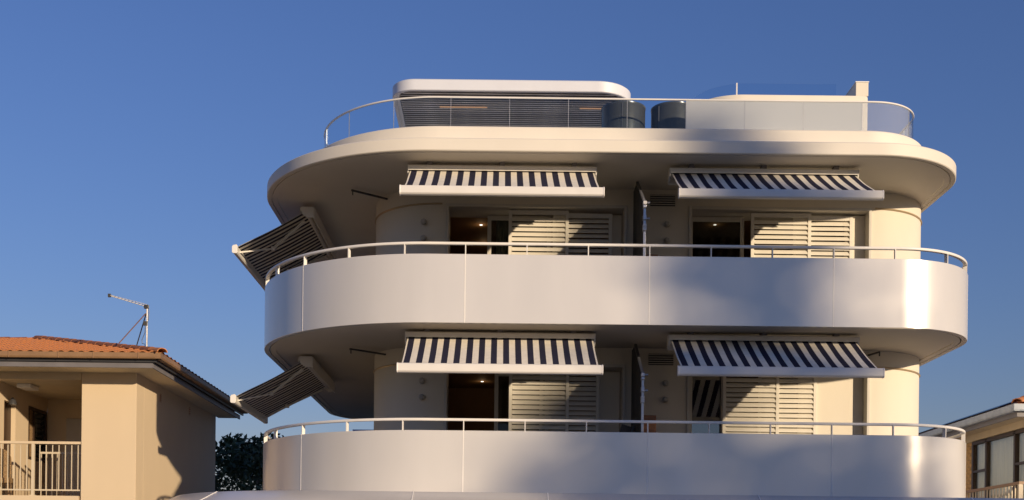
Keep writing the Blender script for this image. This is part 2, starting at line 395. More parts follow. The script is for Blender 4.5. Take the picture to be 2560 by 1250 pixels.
# balconies: slab, parapet panels, cover strips, handrail, posts
def balcony(zb):
    """zb = underside of the parapet"""
    g = MB()
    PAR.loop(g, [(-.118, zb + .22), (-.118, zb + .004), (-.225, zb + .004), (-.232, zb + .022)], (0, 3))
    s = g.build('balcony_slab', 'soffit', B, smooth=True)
    ft = MB(); PAR.loop(ft, [(-.12, zb + .221), (-.12, zb + .226)], (1,)); ft.build('floor_finish', 'floor', s)
    d = 3.135; s0 = PAR.X(-.61)
    cuts = [s0 + d * k for k in range(-3, 4)]
    cuts = [c for c in cuts] + []
    lo = cuts[0]; hi = lo + PAR.L; n = round((hi - cuts[-1]) / d)
    cuts += [cuts[-1] + (hi - cuts[-1]) * k / n for k in range(1, n + 1)]
    for a, b in zip(cuts[:-1], cuts[1:]):
        p = MB(); PAR.sweep(p, a + .005, b - .005, [(-.004, zb), (0, zb + .004), (0, zb + 1.166), (-.004, zb + 1.17), (-.086, zb + 1.17), (-.09, zb + 1.166), (-.09, zb)])
        p.build('parapet_panel', 'panel', s, smooth=True)
        q = MB(); PAR.sweep(q, a - .009, a + .009, [(-.03, zb + .003), (.003, zb + .003), (.003, zb + 1.172), (-.03, zb + 1.172)])
        q.build('cover_strip', 'white', s)
    h = MB(); zr = zb + 1.17
    PAR.loop(h, [(-.075, zr + .165), (-.015, zr + .165), (-.008, zr + .175), (-.008, zr + .198), (-.015, zr + .208), (-.075, zr + .208), (-.082, zr + .198), (-.082, zr + .175), (-.075, zr + .165)])
    h.build('handrail', 'white', s, smooth=True)
    pm = MB().box(-.008, .008, -.034, .034, 0, .17).mesh('rail_post', 'white')
    t = s0 - 9 * d / 3
    while t < s0 - 9 * d / 3 + PAR.L - .5:
        p, nn = PAR.at(t + .004); p = p - nn * .045
        inst(pm, 'rail_post', s, (p.x, p.y, zr - .003), (0, 0, math.atan2(nn.y, nn.x) + math.pi / 2)); t += d / 3
balcony(2.83); balcony(5.83)

# roof slab, stepped upstand
ROOF = RR(-4.62, 8.36, 21.06, 35, (3.4, 1.85, 2, 2)); zr = 8.83
g = MB(); ROOF.loop(g, [(-.5, zr + .225), (-.02, zr + .225), (0, zr + .205), (0, zr + .014), (-.014, zr), (-.085, zr), (-.085, zr + .03), (-.11, zr + .03), (-.11, zr + .002), (-.2, zr + .002), (-.207, zr + .016)], (0, 10))
roof = g.build('roof', 'slab', B, smooth=True)
TIER = RR(-3.8, 7.74, 21.47, 34, (2.75, 1.35, 1.5, 1.5))
g = MB(); TIER.loop(g, [(0, zr + .22), (0, zr + .555), (-.02, zr + .575), (-.3, zr + .575)], (3,))
g.build('upstand', 'slab', roof, smooth=True)
DECK = zr + .575
# glass balustrade
GL = RR(-3.48, 7.58, 21.83, 33.4, (2.35, .98, 1, 1))
bal = MB(); GL.loop(bal, [(-.03, DECK + .001), (.03, DECK + .001), (.03, DECK + .03), (-.03, DECK + .03), (-.03, DECK + .001)])
bal = bal.build('glass_balustrade', 'white', B)
step = 1.046; s0 = GL.X(3.26); a = s0 - 8 * step; npan = int(GL.L / step); pw = GL.L / npan
k = 0
for k in range(npan):
    t0 = s0 + (k - 8) * step if k < 24 else None
    if t0 is None or t0 + step > a + GL.L: break
    q = k - 8
    p = MB(); GL.sweep(p, t0 + .005, t0 + step - .005, [(-.006, DECK + .03), (.006, DECK + .03), (.006, 10.03), (-.006, 10.03)])
    p.build('glass_pane', 'frost' if q in (0, 1, 2) else 'halffrost' if q == 3 else 'glass', bal, smooth=True)
    j = MB(); GL.sweep(j, t0 - .003, t0 + .003, [(-.008, DECK + .03), (.008, DECK + .03), (.008, 10.03), (-.008, 10.03)])
    j.build('glass_joint', 'steel', bal)
h = MB(); GL.loop(h, [(-.016, 10.028), (.016, 10.028), (.02, 10.04), (.016, 10.052), (-.016, 10.052), (-.02, 10.04), (-.016, 10.028)])
h.build('top_rail', 'white', bal, smooth=True)

# pergola with louvred ceiling
PER = RR(-2.28, 2.66, 24.85, 30, (.5, .75, .3, .3)); zp = 11.35
g = MB(); PER.loop(g, [(-.03, zp + .235), (0, zp + .21), (0, zp + .012), (-.012, zp), (-.07, zp), (-.07, zp + .05), (-.14, zp + .05), (-.14, zp + .13)], (0, 7))
per = g.build('pergola', 'pergola', B, smooth=True)
MB().box(-2.1, 2.5, 29.55, 29.8, DECK, zp + .1).build('support_wall', 'render', per)
sm = MB().prism([(-.06, -.005), (.05, .022), (.06, .018), (.05, .012), (-.05, -.012), (-.06, -.012)], 'x', -2.14, 2.5).mesh('slat', 'slat')
cb = MB(); PER.loop(cb, [(-.145, zp + .10), (-.145, zp + .115)], (0, 1)); cb.build('ceiling_board', 'lamp', per)
y = 25.08
while y < 29.7:
    dl = max(0, 25.35 - (y - .06)); dr = max(0, 25.6 - (y - .06))
    xa = -2.14 + .36 - math.sqrt(max(0, .36 ** 2 - dl ** 2)) + .01; xb = 2.52 - .61 + math.sqrt(max(0, .61 ** 2 - dr ** 2)) - .01
    sm = MB().prism([(-.06, -.005), (.05, .022), (.06, .018), (.05, .012), (-.05, -.012), (-.06, -.012)], 'x', xa, xb).mesh('slat', 'slat')
    inst(sm, 'slat', per, (0, y, zp + .06), (R(random.uniform(-3, 3)), 0, 0)); y += .117
for x0, x1, y in ((-1.75, 1.85, 24.945), (-1.33, -.33, 25.82), (1.62, 2.3, 25.82)):
    MB().box(x0, x1, y - .012, y + .012, zp + .02, zp + .035).build('light_strip', 'led', per)
# stair enclosure
ENC = RR(3.78, 7.31, 24.5, 30, (1.05, .08, .3, .3))
g = MB(); ENC.loop(g, [(0, DECK), (0, 11.17), (-.02, 11.2), (-.1, 11.2)], (3,)); enc = g.build('stair_enclosure', 'render', B, smooth=True)
ch = MB().box(7.055, 7.305, 24.52, 25.3, 11.2, 11.47).build('flue_block', 'render', enc, bevel=.006)
MB().box(7.045, 7.315, 24.51, 25.31, 11.471, 11.49).build('flue_cap', 'white', enc)
MB().lathe((7.17, 24.8), [(.03, 11.49), (.03, 11.53), (.06, 11.53), (.06, 11.56), (.03, 11.57)], 12).build('flue_cowl', 'steel', enc)
UG = RR(4.15, 7.15, 25.95, 29.8, (1.05, .05, .3, .3))
for a, b in ((UG.X(4.95) - 2.2, UG.X(4.95)), (UG.X(4.95), UG.X(7.05))):
    p = MB(); UG.sweep(p, a + .006, b - .006, [(-.006, 11.2), (.006, 11.2), (.006, 12.0), (-.006, 12.0)]); p.build('glass_pane', 'glass', enc, smooth=True)
j = MB(); UG.sweep(j, UG.X(4.95) - .014, UG.X(4.95) + .014, [(-.02, 11.2), (.02, 11.2), (.02, 12.01), (-.02, 12.01)]); j.build('glass_post', 'white', enc)
# side glass screen at the back of the lower balcony
for z0, z1 in ((3.06, 5.3),):
    MB().box(-3.85, -2.56, 32.2, 32.22, z0, z1).build('glass_screen', 'blueglass', B)

# street canopy below the balconies
CAN = RR(-6.2, 11.5, 19.05, 35.5, (3.4, 2.0, 1, 1))
g = MB(); CAN.loop(g, [(-1.6, 2.80), (-.42, 2.862), (-.39, 2.86), (-.005, 2.675), (0, 2.66), (0, 2.50), (-.1, 2.50), (-.11, 2.53)], (0, 7))
can = g.build('street_canopy', 'panel', B, smooth=True)
for x in (-1.35, -2.85 - 1.4, .73 + .05, 4.12, 7.5):
    t = CAN.X(x) if x > -2.9 else CAN.X(-2.9) - 2.1
    q = MB(); CAN.sweep(q, t - .008, t + .008, [(-.41, 2.8675), (-.389, 2.8645), (.0, 2.679), (.004, 2.66), (.004, 2.5), (-.05, 2.5), (-.05, 2.6), (-.41, 2.8)])
    q.build('cover_strip', 'white', can)

# ------------------------------------------------------------------ awnings
def make_awning():
    A = root('awning', (0, 0, 0), '', 'awning', 'navy and cream striped awnings')
    L = dict(local=True); W = 1.66
    g = MB()                                                   # hood
    g.prism([(-.02, -.05), (.24, -.05), (.24, -.07), (.0, -.07), (-.02, -.075), (-.035, -.15), (-.05, -.15), (-.04, -.07)], 'x', -W, W)
    g.box(-W, W, .22, .24, -.28, -.072)
    g.build('cassette', 'cass', A, bevel=.004, **L)
    for sx in (-1, 1):
        MB().prism([(-.04, -.06), (.0, -.045), (.22, -.045), (.225, -.25), (.1, -.26), (.0, -.19)], 'x', sx * W - .012, sx * W + .012).build('end_plate', 'cass', A, bevel=.003, **L)
    MB().tube([(-W + .02, .09, -.15), (W - .02, .09, -.15)], .045, 14).build('roller', 'cass', A, smooth=True, **L)
    for x in (-1.28, 0, 1.28):
        MB().box(x - .045, x + .045, .0, .16, -.05, .022).build('bracket', 'fascia', A, **L)
    n = 14; fw = 1.63; g = MB(); vs = []
    def fab(i):
        t = i / n; y = .09 - t * 1.365; z = -.105 - t * .735 - .02 * math.sin(math.pi * t); return y, z
    for dz in (0, -.003):
        for i in range(n + 1):
            y, z = fab(i); m = 24
            for k in range(m + 1): vs.append((-fw + 2 * fw * k / m, y, z + dz + .006 * math.sin(k * 1.9 + i * .5) * math.sin(math.pi * i / n)))
    m = 25; N = (n + 1) * m
    fs = [(i * m + k, i * m + k + 1, (i + 1) * m + k + 1, (i + 1) * m + k) for i in range(n) for k in range(m - 1)]
    fs += [tuple(reversed([q + N for q in f])) for f in fs]
    for k in range(m - 1): fs += [(k, k + N, k + 1 + N, k + 1), (n * m + k, n * m + k + 1, n * m + k + 1 + N, n * m + k + N)]
    for i in range(n): fs += [(i * m, (i + 1) * m, (i + 1) * m + N, i * m + N), (i * m + m - 1, i * m + m - 1 + N, (i + 1) * m + m - 1 + N, (i + 1) * m + m - 1)]
    g.add(vs, fs).build('fabric', 'fabric', A, smooth=True, **L)
    pr = [(-1.29, -.815), (-1.345, -.83), (-1.365, -.86), (-1.365, -.955), (-1.345, -.975), (-1.285, -.98), (-1.27, -.96), (-1.27, -.835)]
    bar = MB().prism(pr, 'x', -1.68, 1.68).build('front_bar', 'cass', A, smooth=True, **L)
    for sx in (-1, 1):
        MB().prism([(y * 1.0 + (.006 if y > -1.3 else -.006), z + (.006 if z > -.9 else -.006)) for y, z in pr], 'x', sx * 1.68 - (.02 if sx < 0 else 0), sx * 1.68 + (.02 if sx > 0 else 0)).build('end_cap', 'white', A, bevel=.005, **L)
    for sx in (-1, 1):                                          # folding arms
        sh = (sx * 1.38, .0, -.25); el = (sx * .93, -.70, -.685); wr = (sx * 1.42, -1.29, -.90)
        arm = MB().bar(sh, el, .05, .038).build('arm', 'cass', A, bevel=.004, **L)
        MB().bar(el, wr, .038, .03).build('forearm', 'cass', arm, bevel=.004, **L)
        MB().lathe(el[:2], [(.045, el[2] - .035), (.045, el[2] + .035)], 12).build('elbow', 'cass', arm, smooth=True, **L)
    return A
A0 = make_awning()
spots = [((0.0, 21.67, 8.825), 0, 'front awning of the upper balcony left of the dividing screen, striped fabric'),
         ((4.63, 21.67, 8.825), 0, 'front awning of the upper balcony nearer the lit rounded corner, striped fabric'),
         ((0.0, 21.53, 5.852), 0, 'front awning of the lower balcony left of the dividing screen, striped fabric'),
         ((4.63, 21.53, 5.852), 0, 'front awning of the lower balcony nearer the lit rounded corner, striped fabric'),
         ((-3.93, 25.83, 8.80), -90, 'side awning of the upper balcony, dark striped underside seen against the sky'),
         ((-3.93, 25.83, 5.852), -90, 'side awning of the lower balcony, dark striped underside above the neighbour\'s eaves')]
for i, (loc, a, lab) in enumerate(spots):
    o = A0 if i == 0 else copy_tree(A0)
    o.location = loc; o.rotation_euler.z = R(a); o['label'] = lab

# ------------------------------------------------------------------ dividing screens, lamps, brackets, small furniture
for z, top, lab in ((6.05, 8.83, 'upper'), (3.05, 5.83, 'lower')):
    S = root('dividing_screen', (2.5, 22.3, z), 'charcoal dividing screen with pale front post on the %s balcony' % lab, 'screen', 'dividing screens between the flats')
    pts = [(23.14, z), (21.45, z), (21.45, z + 2.05), (22.62, top - .02), (23.14, top - .02)]
    MB().prism([(y, q) for y, q in pts], 'x', 2.485, 2.51).build('panel', 'screen', S)
    for k in range(7):
        yy = 21.6 + k * .22; zt = min(top - .05, z + 2.02 + (yy - 21.45) * .6)
        MB().box(2.478, 2.4845, yy, yy + .16, z + .08, zt).build('slat', 'screen', S)
    MB().box(2.475, 2.52, 21.40, 21.449, z, z + 2.03).build('post', 'steel', S, bevel=.004)
    MB().bar((2.498, 21.43, z + 2.04), (2.498, 22.1, z + 2.44), .045, .04).build('brace', 'steel', S, bevel=.004)
    MB().bar((2.498, 22.11, z + 2.446), (2.498, 22.66, top - .01), .05, .045).build('brace', 'dark', S)
    for dz, hh, m in ((1.99, .06, 'white'), (1.93, .05, 'steel'), (1.72, .09, 'steel'), (1.60, .05, 'white'), (1.53, .07, 'white')):
        MB().box(2.466, 2.528, 21.37, 21.47, z + dz, z + dz + hh).build('clamp', m, S, bevel=.008)
    for dz in (2.02, 1.745):
        MB().tube([(2.52, 21.40, z + dz), (2.585, 21.40, z + dz)], [.012, .022], 10).build('knob', 'steel', S, smooth=True)
    # storage cabinet behind it
    C = root('storage_cabinet', (2.72, 22.4, z), 'tall narrow timber cabinet behind the dividing screen on the %s balcony' % lab, 'cabinet', 'timber cabinets')
    MB().box(2.56, 2.84, 22.2, 22.7, z, z + (1.33 if lab == 'upper' else 1.42)).build('carcass', 'timber', C, bevel=.006)
    MB().box(2.58, 2.82, 22.18, 22.199, z + .05, z + 1.28).build('door', 'timber', C, bevel=.004)
    MB().box(2.60, 2.615, 22.16, 22.18, z + .6, z + .8).build('handle', 'steel', C)
    # folded chair leaning on the screen's other face
    F = root('folding_chair', (2.3, 22.4, z), 'dark folded chair leaning beside the dividing screen on the %s balcony' % lab, 'chair', 'folded balcony chairs')
    for yy in (22.15, 22.55):
        MB().bar((2.08, yy, z + .01), (2.44, yy, z + 1.25), .03, .03).build('leg', 'dark', F)
        MB().bar((2.25, yy + .03, z + .01), (2.40, yy + .03, z + 1.0), .03, .03).build('leg', 'dark', F)
    MB().bar((2.27, 22.36, z + .72), (2.415, 22.36, z + 1.22), .37, .02).build('backrest', 'door', F)
    MB().bar((2.13, 22.36, z + .25), (2.25, 22.36, z + .65), .37, .02).build('seat', 'timber', F)
    # wall lamps
    side = {0: ('on the shaded rounded corner', -1.47, 23.188), 1: ('beside the dividing screen', 3.12, 23.15)}
    for k, (where, x, y) in side.items():
        for dz, ud in ((2.14, 'upper'), (1.83, 'lower')):
            l = root('wall_lamp', (x, y, z + dz), '%s of two round wall lamps %s, %s balcony' % (ud, where, lab), 'wall lamp', 'round wall lamps')
            MB().tube([(x, y + .005, z + dz), (x, y - .03, z + dz)], .035, 16).build('base', 'lamp', l, smooth=True)
            g = MB(); prof = [(.0, .066), (.03, .062), (.05, .045), (.06, .015), (.056, -.02), (.035, -.03), (.0, -.031)]
            vs = []; fs = []; n = 18
            for r_, d_ in prof[1:-1]:
                for q in range(n): vs.append((x + r_ * math.cos(2 * math.pi * q / n), y - .055 - d_, z + dz + r_ * math.sin(2 * math.pi * q / n)))
            m = len(prof) - 2
            fs = [(i * n + q, i * n + (q + 1) % n, (i + 1) * n + (q + 1) % n, (i + 1) * n + q) for i in range(m - 1) for q in range(n)] + [tuple(range(n)), tuple(range((m - 1) * n, m * n))]
            g.add(vs, fs).build('shade', 'lamp', l, smooth=True)
    # bracket arm on the wall head at the left corner
    b = root('bracket_arm', (-2.19, 23.66, top - .06), 'thin dark bracket arm under the %s balcony ceiling at the shaded corner' % lab, 'bracket', 'dark ceiling bracket arms')
    MB().bar((-2.16, 23.70, top - .06), (-2.84, 23.18, top - .045), .035, .03).build('arm', 'dark', b)
    MB().bar((-2.82, 23.2, top - .06), (-2.82, 23.2, top - .13), .02, .02).build('hook', 'dark', b)
b = root('bracket_arm', (6.95, 23.15, 5.75), 'short dark bracket arm beside the lower awning near the lit rounded corner', 'bracket', 'dark ceiling bracket arms')
MB().bar((6.95, 23.16, 5.77), (7.08, 22.88, 5.785), .03, .03).build('arm', 'dark', b); MB().bar((7.08, 22.89, 5.775), (7.08, 22.89, 5.71), .022, .022).build('hook', 'dark', b)

# rooftop planters
for i, (x, lab) in enumerate(((2.235, 'dark round rooftop planter half in front of the pergola slats'), (3.16, 'dark round rooftop planter meeting the frosted glass'))):
    P = root('rooftop_planter', (x, 22.75, DECK), lab, 'planter', 'dark round rooftop planters')
    MB().lathe((x, 22.75), [(.40, DECK), (.405, DECK + .02), (.405, 10.17), (.412, 10.18), (.412, 10.215), (.39, 10.215), (.385, 10.16)], 48).build('tub', 'drum', P, smooth=True)
    jx = .06 if i == 0 else .3
    MB().bar((x - jx, 22.75 - math.sqrt(.41 ** 2 - jx ** 2), DECK + .01), (x - jx, 22.75 - math.sqrt(.41 ** 2 - jx ** 2), 10.17), .02, .012).build('seam', 'dark', P)
    pl = MB(); 
    for k in range(26):
        a = random.uniform(0, 6.28); r = random.uniform(.0, .33); hgt = random.uniform(.05, .13); px, py = x + r * math.cos(a), 22.75 + r * math.sin(a)
        dx, dy = random.uniform(-.05, .05), random.uniform(-.05, .05)
        pl.add([(px - .015, py, 10.15), (px + .015, py, 10.15), (px + dx + .012, py + dy, 10.16 + hgt * .7), (px + dx * 1.6, py + dy * 1.6, 10.16 + hgt), (px + dx - .012, py + dy, 10.16 + hgt * .7)], [(0, 1, 2, 3, 4)])
    pl.build('succulents', 'plant', P)
    fl = MB(); fx = x + (.31 if i == 0 else -.31)
    fl.lathe((fx, 22.62), [(.012, 10.17), (.022, 10.20), (.02, 10.235), (.008, 10.25)], 8); fl.build('flower', 'flower' if i == 0 else 'lamp', P)

# ------------------------------------------------------------------ neighbouring houses
def tile_mesh(matl):
    g = MB(); xs = [-.102, -.06, -.02, .02, .06, .102]; zs = [.0, .016, .034, .034, .013, .0]; vs = []
    for y, dz in ((0, .0), (0, .026), (.33, .005)):
        for x, z in zip(xs, zs): vs.append((x, y, z + dz))
    n = 6
    return g.add(vs, [(r * n + k, r * n + k + 1, (r + 1) * n + k + 1, (r + 1) * n + k) for r in (0, 1) for k in range(5)]).mesh('roof_tile', matl)
def cap_mesh(matl, r=.12, ln=.42):
    g = MB(); n = 7; vs = []
    for y, q in ((0, r * .82), (0, r), (ln, r * .86)):
        for k in range(n): t = math.pi * k / (n - 1); vs.append((q * math.cos(t), y, q * .72 * math.sin(t)))
    return g.add(vs, [(i * n + k, i * n + k + 1, (i + 1) * n + k + 1, (i + 1) * n + k) for i in (0, 1) for k in range(n - 1)]).mesh('hip_cap', matl)
tiles = [tile_mesh(m) for m in ('tile', 'tile', 'tile')]; cap1 = cap_mesh('tile'); cap2 = cap_mesh('tile2')

# ---- left house
H = root('tiled_house', (-10, 28, 0), 'tan rendered house with orange tiled hip roof and recessed upstairs balcony', 'house')
XW, YW, YB, FX = -7.49, 25.3, 32.4, -6.95                   # side wall, front wall, back wall
EX, EY, EZ = -6.72, 24.3, 5.845                  # eaves corner
k_ap, rise = 3.95, .97; pit = math.atan2(rise, k_ap); AX, AY, AZ = EX - k_ap, EY + k_ap, EZ + rise
LX = -22.0
g = MB()
g.box(XW - .25, XW, YW + .55, YB, 0, 5.66)      # side wall
g.box(LX, XW - .25, YB - .25, YB, 0, 5.66)      # back wall
g.box(LX, XW - .251, YW + .01, YW + .25, 0, 2.85)      # ground floor front
g.box(LX, -8.63, YW + .002, YW + .3, 5.47, 5.659)   # beam over balcony
wl = g.build('wall', 'hwall', H)
MB().prism([(-8.62, YW), (-7.7, YW), (XW, YW + .0), (XW, YW + .549), (-8.62, YW + .549)], 'z', 0, 5.66).build('pier', 'hwall', H, bevel=.008)
for (y, z) in ((27.1, 5.36), (29.65, 5.40)):
    v = MB().box(XW - .005, XW + .006, y - .06, y + .06, z - .09, z + .09).build('air_vent', 'tile2', H)
    for q in range(4): MB().box(XW + .0062, XW + .014, y - .055, y + .055, z - .08 + q * .045, z - .06 + q * .045).build('slat', 'hwall', v)
MB().box(LX, -8.66, YW - .02, 28.5, 2.85, 3.07).build('balcony_slab', 'hwall', H)
MB().box(LX, XW - .25, YW + .3, 28.6, 5.49, 5.55).build('balcony_ceiling', 'hceil', H)
g = MB(); g.box(-10.499, XW - .251, 28.5, 28.7, 3.07, 5.49); g.box(-10.7, -10.5, 25.75, 26.0, 3.07, 5.49); g.box(-10.7, -10.5, 26.62, 27.35, 3.07, 5.49); g.box(-10.7, -10.5, 26.0, 26.62, 5.13, 5.49)
g.box(-10.7, -10.5, 27.35, 28.5, 3.07, 4.0); g.box(-10.7, -10.5, 27.35, 28.5, 5.2, 5.49); g.box(LX, -10.7, 25.75, 25.95, 3.07, 5.49)
g.build('balcony_wall', 'hwall', H)
MB().box(-10.66, -10.6, 26.0, 26.62, 3.07, 5.13).build('door', 'door', H)
wn = MB(); wn.box(-10.56, -10.50, 27.36, 27.42, 4.01, 5.19); wn.box(-10.56, -10.5, 28.4, 28.46, 4.01, 5.19); wn.box(-10.56, -10.5, 27.42, 28.4, 5.12, 5.19); wn.box(-10.56, -10.5, 27.42, 28.4, 4.01, 4.07); wn.box(-10.56, -10.5, 27.7, 27.75, 4.07, 5.12)
wn = wn.build('window', 'brown', H)
MB().box(-10.55, -10.54, 27.42, 27.7, 4.07, 5.12).build('screen_mesh', 'wicker', wn)
for q in range(9):
    MB().box(-.055, .055, 0, .0, 0, 0); MB().add([(-10.58, 27.75, 4.1 + q * .11), (-10.58, 28.4, 4.1 + q * .11), (-10.52, 28.4, 4.19 + q * .11), (-10.52, 27.75, 4.19 + q * .11), (-10.585, 27.75, 4.105 + q * .11), (-10.585, 28.4, 4.105 + q * .11), (-10.525, 28.4, 4.195 + q * .11), (-10.525, 27.75, 4.195 + q * .11)], [(0, 1, 2, 3), (7, 6, 5, 4), (0, 4, 5, 1), (1, 5, 6, 2), (2, 6, 7, 3), (3, 7, 4, 0)]).build('pane', 'glass2', wn)
MB().box(-10.75, -10.7, 27.4, 28.4, 4, 5.2).build('blind', 'curtain', wn)
MB().box(-10.05, -9.42, 28.46, 28.499, 3.07, 5.05).build('door', 'lamp', H, bevel=.006)
d2 = MB().box(-9.40, -8.9, 28.47, 28.499, 4.0, 5.0).build('window', 'brown', H)
lt = MB().box(-10.25, -9.95, 26.0, 26.5, 5.40, 5.489).build('ceiling_light', 'white', H, bevel=.02)
MB().lathe((-10.38, 26.15), [(.02, 5.2), (.07, 5.14), (.09, 5.05), (.02, 5.04)], 16).build('porch_lamp', 'dark', H, smooth=True)
# railing
rl = MB().box(LX, -8.63, 25.33, 25.39, 4.14, 4.195).build('balcony_railing', 'hwall', H, bevel=.006)
MB().box(LX, -8.63, 25.345, 25.375, 3.175, 3.205).build('bottom_rail', 'rail', rl)
bm_ = MB().box(-.0085, .0085, -.008, .008, 0, .92).mesh('baluster', 'rail')
x = -8.70; k = 0
while x > -11.6:
    if k != 7: inst(bm_, 'baluster', rl, (x, 25.36, 3.202))
    x -= .132; k += 1
MB().box(-9.655, -9.60, 25.33, 25.39, 3.07, 4.14).build('railing_post', 'rail', rl); MB().box(-9.68, -9.575, 25.305, 25.415, 3.07, 3.085).build('post_foot', 'rail', rl)
sr = MB().box(-9.85, -8.65, 26.33, 26.37, 4.03, 4.07).build('stair_railing', 'rail', H)
x = -9.83
while x < -8.66: inst(bm_, 'baluster', sr, (x, 26.35, 3.12)); x += .115
MB().bar((-9.2, 27.2, 4.05), (-8.55, 27.2, 3.8), .04, .04).build('handrail', 'dark', sr)
x = -9.6
while x < -8.6: inst(bm_, 'baluster', sr, (x, 27.2, 3.05)); x += .12
# eaves
g = MB(); g.box(LX, FX, 24.5, YW - .001, 5.62, 5.65); g.box(XW + .002, FX, YW, YB + .3, 5.62, 5.65); sf = g.build('soffit', 'hceil', H)
g = MB(); g.box(LX, FX + .02, 24.47, 24.499, 5.595, 5.705); g.box(FX + .001, FX + .03, 24.5, YB + .35, 5.595, 5.705); g.build('fascia', 'fascia', H)
g = MB(); g.box(LX, EX - .12, 24.42, 24.46, 5.7, 5.86); g.box(EX - .16, EX - .12, 24.46, YB + .4, 5.7, 5.86); g.build('gutter_shadow_board', 'dark', H)  # shadow under the gutter, put in as a dark-coloured board
gt = MB(); pr = [(0, .0), (-.10, .0), (-.115, .03), (-.115, .115), (-.10, .115), (-.10, .02), (0, .02)]
gt.prism([(24.41 + a, 5.755 + b) for a, b in pr], 'y', 0, 0) if False else None
gt.prism([(24.41 + a, 5.755 + b) for a, b in pr], 'x', LX, EX); 
gt2 = MB(); gt2.prism([(EX - .115 - a, 5.755 + b) for a, b in pr], 'y', 24.30, YB + .4)
gu = gt.build('gutter', 'gutter', H); gt2.build('gutter', 'gutter', H)
for px in (22, 146, 233, 346):
    X = (px - 1244 - 6) * 24.3 / 3066; MB().box(X - .012, X + .012, 24.285, 24.294, 5.75, 5.874).build('gutter_strap', 'gutter', gu)
# roof
g = MB(); YR = AY; XL = LX
g.add([(EX, EY, EZ), (LX, EY, EZ), (LX, AY, AZ), (AX, AY, AZ), (EX, YB + .4, EZ), (LX, YB + .4, EZ), (AX, AY + .15, AZ), (LX, AY + .15, AZ), (EX, EY, EZ - .04), (LX, EY, EZ - .04), (EX, YB + .4, EZ - .04), (LX, YB + .4, EZ - .04)],
      [(0, 3, 2, 1), (0, 4, 6, 3), (4, 5, 7, 6), (3, 6, 7, 2), (8, 9, 11, 10)])
rf = g.build('roof', 'tile2', H)
sl = math.hypot(k_ap, rise); nc = 14; ex = sl / nc
for j in range(nc):
    d = j * ex; yk = d * math.cos(pit); zk = d * math.sin(pit); i = 0
    x = EX - .16 - (j % 2) * .0
    while x > -11.75:
        if x < EX - yk - .05:
            inst(tiles[i % 3], 'roof_tile', rf, (x, EY + yk, EZ + zk + .012 + random.uniform(-.004, .004)), (pit + random.uniform(-.012, .006), random.uniform(-.012, .012), random.uniform(-.01, .01)))
        x -= .202; i += 1
g = MB()                                        # hidden slope facing the flats, tiles in one piece
for j in range(nc):
    d = j * ex * math.cos(pit); z0 = EZ + j * ex * math.sin(pit)
    y = EY + d + .2
    while y < YB + .4 - d - .2:
        g.add([(EX - d, y - .14, z0 + .03), (EX - d, y, z0 + .07), (EX - d, y + .14, z0 + .03), (EX - d - .34, y + .14, z0 + .105), (EX - d - .34, y, z0 + .13), (EX - d - .34, y - .14, z0 + .105)], [(0, 1, 4, 5), (1, 2, 3, 4)]); y += .297
struct(g.build('tile_field', 'tile', rf), 'stuff')
hv = Vector((AX - EX, AY - EY, AZ - EZ)); hl = hv.length; hd = hv / hl; n = 15
e = hd.to_track_quat('Y', 'Z').to_euler()
for i in range(n):
    p = Vector((EX + .04, EY - .04, EZ + .03)) + hd * (i * hl / n)
    inst(cap1 if i in (0,) else cap2, 'hip_cap', rf, p, e)
for i in range(7):
    inst(cap2 if i % 3 else cap1, 'ridge_cap', rf, (AX + .15 - i * .40, AY + .05, AZ - .0), (0, R(0), R(90)))

# ---- antenna
T = root('tv_antenna', (-7.2, 24.8, 6.0), 'slim TV antenna on a braced mast above the orange tiled roof', 'antenna')
mx, my = -7.14, 24.78
MB().tube([(mx, my, 5.93), (mx, my, 6.89)], .017, 10).build('mast', 'alu', T, smooth=True)
MB().tube([(mx - .03, my, 6.74), (-7.82, 25.15, 6.20)], .011, 6).build('stay', 'rust', T); MB().tube([(mx - .02, my, 6.74), (-7.50, 25.3, 6.18)], .012, 6).build('stay', 'dark', T)
MB().box(mx - .065, mx + .012, my - .05, my - .022, 6.49, 6.58).build('junction_box', 'screen', T, bevel=.006)
b0, b1 = Vector((mx + .03, my - .01, 6.87)), Vector((mx - .71, my - .16, 7.06))
bo = MB().bar(b0, b1, .014, .016).build('boom', 'lamp', T)
MB().bar(b0 + Vector((0, 0, .04)), b1 + Vector((0, 0, .015)), .009, .009).build('upper_boom', 'lamp', T)
dd = (b1 - b0); cr = dd.cross(Vector((0, 0, 1))).normalized()
for k in range(11):
    p = b0 + dd * (.06 + k * .088) + Vector((0, 0, .012)); q = cr * (.26 - .012 * k) * .62
    MB().tube([p - q, p + q], .0035, 6).build('element', 'fascia', T)
MB().box(b1.x - .03, b1.x + .02, b1.y - .025, b1.y + .025, b1.z - .03, b1.z + .035).build('end_block', 'screen', T)
MB().box(mx - .06, mx + .03, my - .035, my + .03, 6.84, 6.915).build('clamp', 'dark', T, bevel=.006)
MB().tube([(mx + .03, my - .02, 6.9), (mx + .045, my - .02, 6.78), (mx + .03, my - .02, 6.6), (mx - .02, my - .04, 6.5), (mx - .03, my - .03, 6.35), (mx - .09, my - .03, 6.2), (mx - .085, my - .03, 6.13), (mx - .03, my - .03, 6.12), (mx - .02, my - .02, 6.03)], .007, 6).build('cable', 'dark', T, smooth=True)
